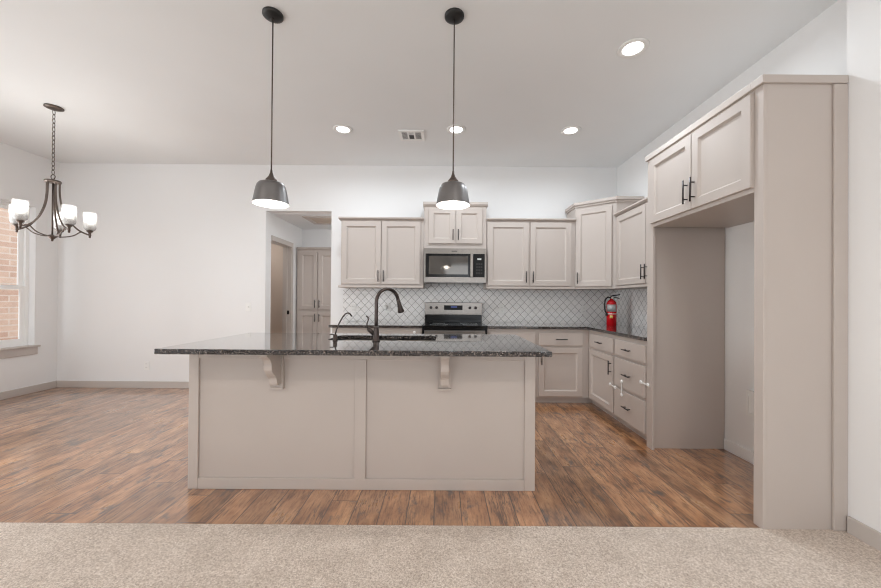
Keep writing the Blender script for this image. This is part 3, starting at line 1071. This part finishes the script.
pendant(-1.094, 2.230, 'dark metal dome pendant lamp hanging over the left half of the island')
pendant(0.060, 2.227, 'dark metal dome pendant lamp hanging in front of the microwave cabinet')

# ------------------------------------------------------------------ recessed ceiling lights
def downlight(x, y, label, power, color=(0.86, 0.94, 1.0), spread=168):
    t = thing('recessed_light', label, 'ceiling light', (x, y, ZC), 0, 'recessed ceiling lights')
    MB().lathe([(0.066, -0.004), (0.074, -0.009), (0.098, -0.008), (0.103, -0.001), (0.066, -0.001)], seg=40, close=True).build('trim_ring', 'white', t)
    MB().lathe([(0, -0.0045), (0.066, -0.0045), (0.066, -0.001), (0, -0.001)], seg=32).build('lens', 'lamp', t)
    d = area_light('downlight', (0, 0, -0.012), (0, 0, 0), 0.13, 0.13, power, color, t, 'DISK')
    d.data.spread = R(spread)
    return t


PW = 13
downlight(1.344, 2.503, 'round recessed light nearest the camera, above the refrigerator surround', PW)
downlight(-1.077, 3.740, 'round recessed light left of the ceiling vent', PW)
downlight(0.130, 3.725, 'round recessed light behind the pendant stem near the vent', PW)
downlight(1.344, 3.725, 'round recessed light close to the corner cabinet', PW)
for x in (-2.6, 0.9):
    downlight(x, -0.6, 'round recessed light over the living room carpet', 27, (1, 0.93, 0.86), 180)

# ceiling vent
vt = thing('ceiling_vent', 'small white rectangular air vent in the ceiling', 'vent', (-0.355, 3.86, ZC))
MB().frame((-0.137, -0.120, 0.137, 0.120), (-0.105, -0.088, 0.105, 0.088), -0.014, -0.001, 'z').build('frame', 'white', vt)
MB().box(-0.105, -0.088, -0.0025, 0.105, 0.088, -0.001).build('opening', 'dark', vt)
m = MB()
for x in (-0.037, 0.033):
    m.box(x - 0.008, -0.088, -0.011, x + 0.008, 0.088, -0.003)
m.build('divider', 'white', vt)
m = MB()
for k in range(6):
    for x0, x1 in ((-0.104, -0.046), (0.042, 0.104)):
        xx = x0 + (x1 - x0) * (k + 0.5) / 6
        m.box(xx - 0.0015, -0.087, -0.0085, xx + 0.0015, 0.087, -0.003)
    yy = -0.085 + 0.026 * (k + 0.5)
    if k < 3:
        m.box(-0.028, yy - 0.005, -0.0085, 0.024, yy + 0.005, -0.004)
m.build('louver', 'white', vt)

# ------------------------------------------------------------------ chandelier
ch = thing('chandelier', 'five-arm dark bronze chandelier with seeded glass shades by the window', 'chandelier', (-3.722, 3.350, 0))
MB().lathe([(0, ZC - 0.001), (0.068, ZC - 0.001), (0.068, ZC - 0.010), (0.045, ZC - 0.020), (0.012, ZC - 0.028), (0.0, ZC - 0.028)], seg=32).build('ceiling_canopy', 'bronze', ch)
zt, zb = ZC - 0.030, 2.385
NL = 15
for k in range(NL):
    zc_ = zt - (zt - zb) * (k + 0.5) / NL
    hl = (zt - zb) / NL * 0.5 + 0.006
    pp = []
    for j in range(13):
        t = 2 * PI * j / 12
        a_, z_ = 0.011 * math.cos(t), zc_ + hl * math.sin(t)
        pp.append((a_, 0, z_) if k % 2 else (0, a_, z_))
    MB().tube(pp, 0.0028, 6, False).build('chain_link', 'bronze', ch)
MB().tube([(0.020 * math.cos(2 * PI * j / 20), 0, 2.362 + 0.022 * math.sin(2 * PI * j / 20)) for j in range(21)], 0.0035, 8, False).build('hanging_loop', 'bronze', ch)
MB().lathe([(0, 2.342), (0.012, 2.342), (0.018, 2.332), (0.056, 2.326), (0.060, 2.316), (0.056, 2.304), (0.020, 2.300), (0, 2.300)], seg=28).build('top_collar', 'bronze', ch)
MB().tube([(0, 0, 2.31), (0, 0, 1.80)], 0.0065, 10).build('center_rod', 'bronze', ch)
MB().lathe([(0, 1.745), (0.008, 1.750), (0.010, 1.765), (0.022, 1.778), (0.036, 1.792), (0.034, 1.802), (0.012, 1.810), (0, 1.810)], seg=20).build('bottom_hub', 'bronze', ch)


def spline(P, n=6):
    out = []
    Q = [P[0]] + list(P) + [P[-1]]
    for i in range(1, len(Q) - 2):
        for k in range(n):
            t = k / n
            v = []
            for c in range(len(P[0])):
                p0, p1, p2, p3 = Q[i - 1][c], Q[i][c], Q[i + 1][c], Q[i + 2][c]
                v.append(0.5 * (2 * p1 + (p2 - p0) * t + (2 * p0 - 5 * p1 + 4 * p2 - p3) * t * t + (3 * p1 - p0 - 3 * p2 + p3) * t ** 3))
            out.append(tuple(v))
    out.append(tuple(P[-1]))
    return out


RT, ZCUP = 0.255, 1.885
for k in range(5):
    a = R(-90 + 72 * k)
    ca, sa = math.cos(a), math.sin(a)
    q = lambda r, z: (r * ca, r * sa, z)
    up = spline([(0.044, 2.308), (0.046, 2.20), (0.060, 2.09), (0.100, 1.98), (0.160, 1.895), (0.215, 1.858), (RT + 0.01, 1.840)])
    am = MB().tube([q(r, z) for r, z in up], 0.0075, 10).build('arm', 'bronze', ch)
    lo = spline([(0.024, 1.795), (0.080, 1.800), (0.140, 1.822), (0.185, 1.862), (0.205, 1.864)])
    MB().tube([q(r, z) for r, z in lo[:-3]], 0.0055, 8).build('lower_brace', 'bronze', am)
    cu = MB().lathe([(0, 1.815), (0.008, 1.816), (0.010, 1.850), (0.012, 1.868), (0.022, 1.876), (0.028, ZCUP), (0.024, ZCUP + 0.006), (0, ZCUP + 0.006)], (RT * ca, RT * sa, 0), 20).build('cup', 'bronze', am)
    z0 = ZCUP + 0.007
    sh = MB().lathe([(0.0, z0), (0.030, z0), (0.042, z0 + 0.008), (0.047, z0 + 0.026), (0.049, z0 + 0.10), (0.050, z0 + 0.175), (0.0475, z0 + 0.175), (0.0465, z0 + 0.10), (0.0445, z0 + 0.028), (0.040, z0 + 0.012), (0.030, z0 + 0.004), (0, z0 + 0.004)],
                    (RT * ca, RT * sa, 0), 28).build('glass_shade', 'seeded', am)
    MB().lathe([(0, z0 + 0.0045), (0.015, z0 + 0.0045), (0.015, z0 + 0.055), (0.011, z0 + 0.058), (0, z0 + 0.058)], (RT * ca, RT * sa, 0), 14).build('candle_sleeve', 'bronze', am)
    MB().lathe([(0, z0 + 0.059), (0.012, z0 + 0.062), (0.022, z0 + 0.085), (0.022, z0 + 0.105), (0.012, z0 + 0.125), (0, z0 + 0.130)], (RT * ca, RT * sa, 0), 16).build('bulb', 'bulb', am)
    d = bpy.data.lights.new('candle_light', 'POINT')
    d.energy = 2.8
    d.color = (1, 0.96, 0.90)
    d.shadow_soft_size = 0.02
    o = bpy.data.objects.new('candle_light', d)
    C.objects.link(o)
    o.parent = ch
    o.location = (RT * ca, RT * sa, z0 + 0.145)

# ------------------------------------------------------------------ outlets, switch, box, locks
def plate(name, label, cat, loc, rz, kind):
    """wall plate facing local -y"""
    t = thing(name, label, cat, loc, rz)
    MB().box(-0.036, -0.006, -0.058, 0.036, -0.0005, 0.058, 0.003).build('cover_plate', 'white', t)
    if kind == 'outlet':
        for z in (-0.024, 0.024):
            r_ = MB().box(-0.017, -0.0085, z - 0.014, 0.017, -0.0055, z + 0.014, 0.002).build('receptacle', 'white', t)
            m_ = MB()
            for x in (-0.007, 0.007):
                m_.box(x - 0.0012, -0.0088, z - 0.004, x + 0.0012, -0.0080, z + 0.007)
            m_.build('slot', 'dark', r_)
    else:
        MB().box(-0.006, -0.016, -0.004, 0.006, -0.0055, 0.012, 0.002).build('toggle', 'white', t)
        MB().box(-0.010, -0.0085, -0.016, 0.010, -0.0055, 0.020, 0.001).build('toggle_surround', 'white', t)
    return t


YT = YB - 0.0085
plate('wall_outlet', 'white outlet low on the blank wall left of the island', 'outlet', (-3.985, YB - 0.0003, 0.30), 0, 'outlet')
plate('light_switch', 'white light switch on the wall left of the hall opening', 'switch', (-2.625, YB - 0.0003, 1.10), 0, 'switch')
plate('wall_outlet', 'white outlet at the left end of the backsplash', 'outlet', (-1.205, YT, 1.095), 0, 'outlet')
plate('wall_outlet', 'white backsplash outlet between stove and faucet with round plug-in', 'outlet', (-0.745, YT, 1.095), 0, 'outlet')
pg = thing('plug_in_freshener', 'round white plug-in device in the backsplash outlet by the faucet', 'plug-in device', (-0.775, YT - 0.009, 1.115))
MB().lathe([(0, -0.034), (0.026, -0.034), (0.034, -0.026), (0.034, -0.004), (0, -0.004)], (0, 0, 0), 28, 'y').build('body', 'white', pg)
MB().box(-0.008, -0.0045, -0.010, 0.008, -0.0002, 0.010).build('plug', 'blackm', pg)
plate('wall_outlet', 'white backsplash outlet just right of the stove', 'outlet', (0.795, YT, 1.095), 0, 'outlet')
plate('wall_outlet', 'white backsplash outlet left of the fire extinguisher', 'outlet', (1.900, YT, 1.095), 0, 'outlet')

wb = thing('icemaker_box', 'white utility box on the wall inside the refrigerator opening', 'utility box', (XR - 0.0005, 2.605, 0.455), R(-90))
MB().frame((-0.085, -0.095, 0.085, 0.095), (-0.062, -0.072, 0.062, 0.072), -0.030, -0.001, 'y').build('frame', 'white', wb)
MB().box(-0.061, -0.026, -0.071, 0.061, -0.001, 0.071).build('door_panel', 'white', wb)
MB().lathe([(0, -0.016), (0.010, -0.016), (0.012, -0.004), (0, -0.004)], (0, 0, -0.02), 16, 'y').build('valve', 'steel', wb)


def strap(label, p0, p1, rz):
    """child-proof strap: two round pads joined by a thin band; local front is -y"""
    t = thing('safety_strap', label, 'child lock', p0, rz, 'child-proof straps on the cabinets')
    v = Vector(p1)
    for c in (Vector((0, 0, 0)), v):
        MB().lathe([(0, -0.013), (0.012, -0.013), (0.016, -0.009), (0.016, -0.0005), (0, -0.0005)], c, 20, 'y').build('pad', 'white', t)
    d = v.normalized()
    s_ = Vector((d.z, 0, -d.x)) * 0.006
    m_ = MB()
    pl = []
    for n_ in (-0.008, -0.005):
        for p in (s_, v + s_, v - s_, -s_):
            pl.append(m_.bm.verts.new((p.x, n_ + p.y, p.z)))
    m_.bm.faces.new(pl[:4])
    m_.bm.faces.new(list(reversed(pl[4:])))
    for k in range(4):
        m_.bm.faces.new((pl[k], pl[(k + 1) % 4], pl[(k + 1) % 4 + 4], pl[k + 4]))
    m_.build('band', 'white', t)
    return t


XD = XBF - 0.0202
strap('white safety strap from cabinet door across to the drawer stack', (XD, 3.575, 0.375), (0.105, 0, -0.006), R(-90))
strap('white upright safety strap joining the middle and bottom drawers', (XD, 3.345, 0.455), (0, 0, -0.125), R(-90))
strap('white safety strap from middle drawer to the refrigerator surround', (XD, 3.022, 0.525), (0.082, 0.0125, -0.004), R(-90))
strap('white upright strap on the drawer front left of the stove', (-0.330, 4.1298, 0.835), (0, 0, -0.075), 0)
strap('white strap on the drawer front right of the stove', (0.635, 4.1298, 0.800), (-0.055, 0, -0.002), 0)

sl2 = thing('side_room_fill_light', 'round flush fill light added inside the side room', 'ceiling light', (-3.0, 5.4, HZ))  # fixture added out of view to brighten the side room
MB().lathe([(0, -0.001), (0.12, -0.001), (0.12, -0.02), (0.09, -0.05), (0, -0.062)], seg=28).build('diffuser', 'lamp', sl2)
area_light('side_room_fill', (0, 0, -0.07), (0, 0, 0), 0.2, 0.2, 3.5, (1, 0.95, 0.9), sl2, 'DISK')
# fill light added for the hall, shaped as an unseen ceiling fixture
hl = thing('hall_fill_light', 'round flush fill light added inside the hall', 'ceiling light', (-1.05, 5.35, HZ))
MB().lathe([(0, -0.001), (0.12, -0.001), (0.12, -0.02), (0.09, -0.05), (0, -0.062)], seg=28).build('diffuser', 'lamp', hl)
area_light('hall_fill', (0, 0, -0.07), (0, 0, 0), 0.2, 0.2, 8, (0.95, 0.98, 1.0), hl, 'DISK')
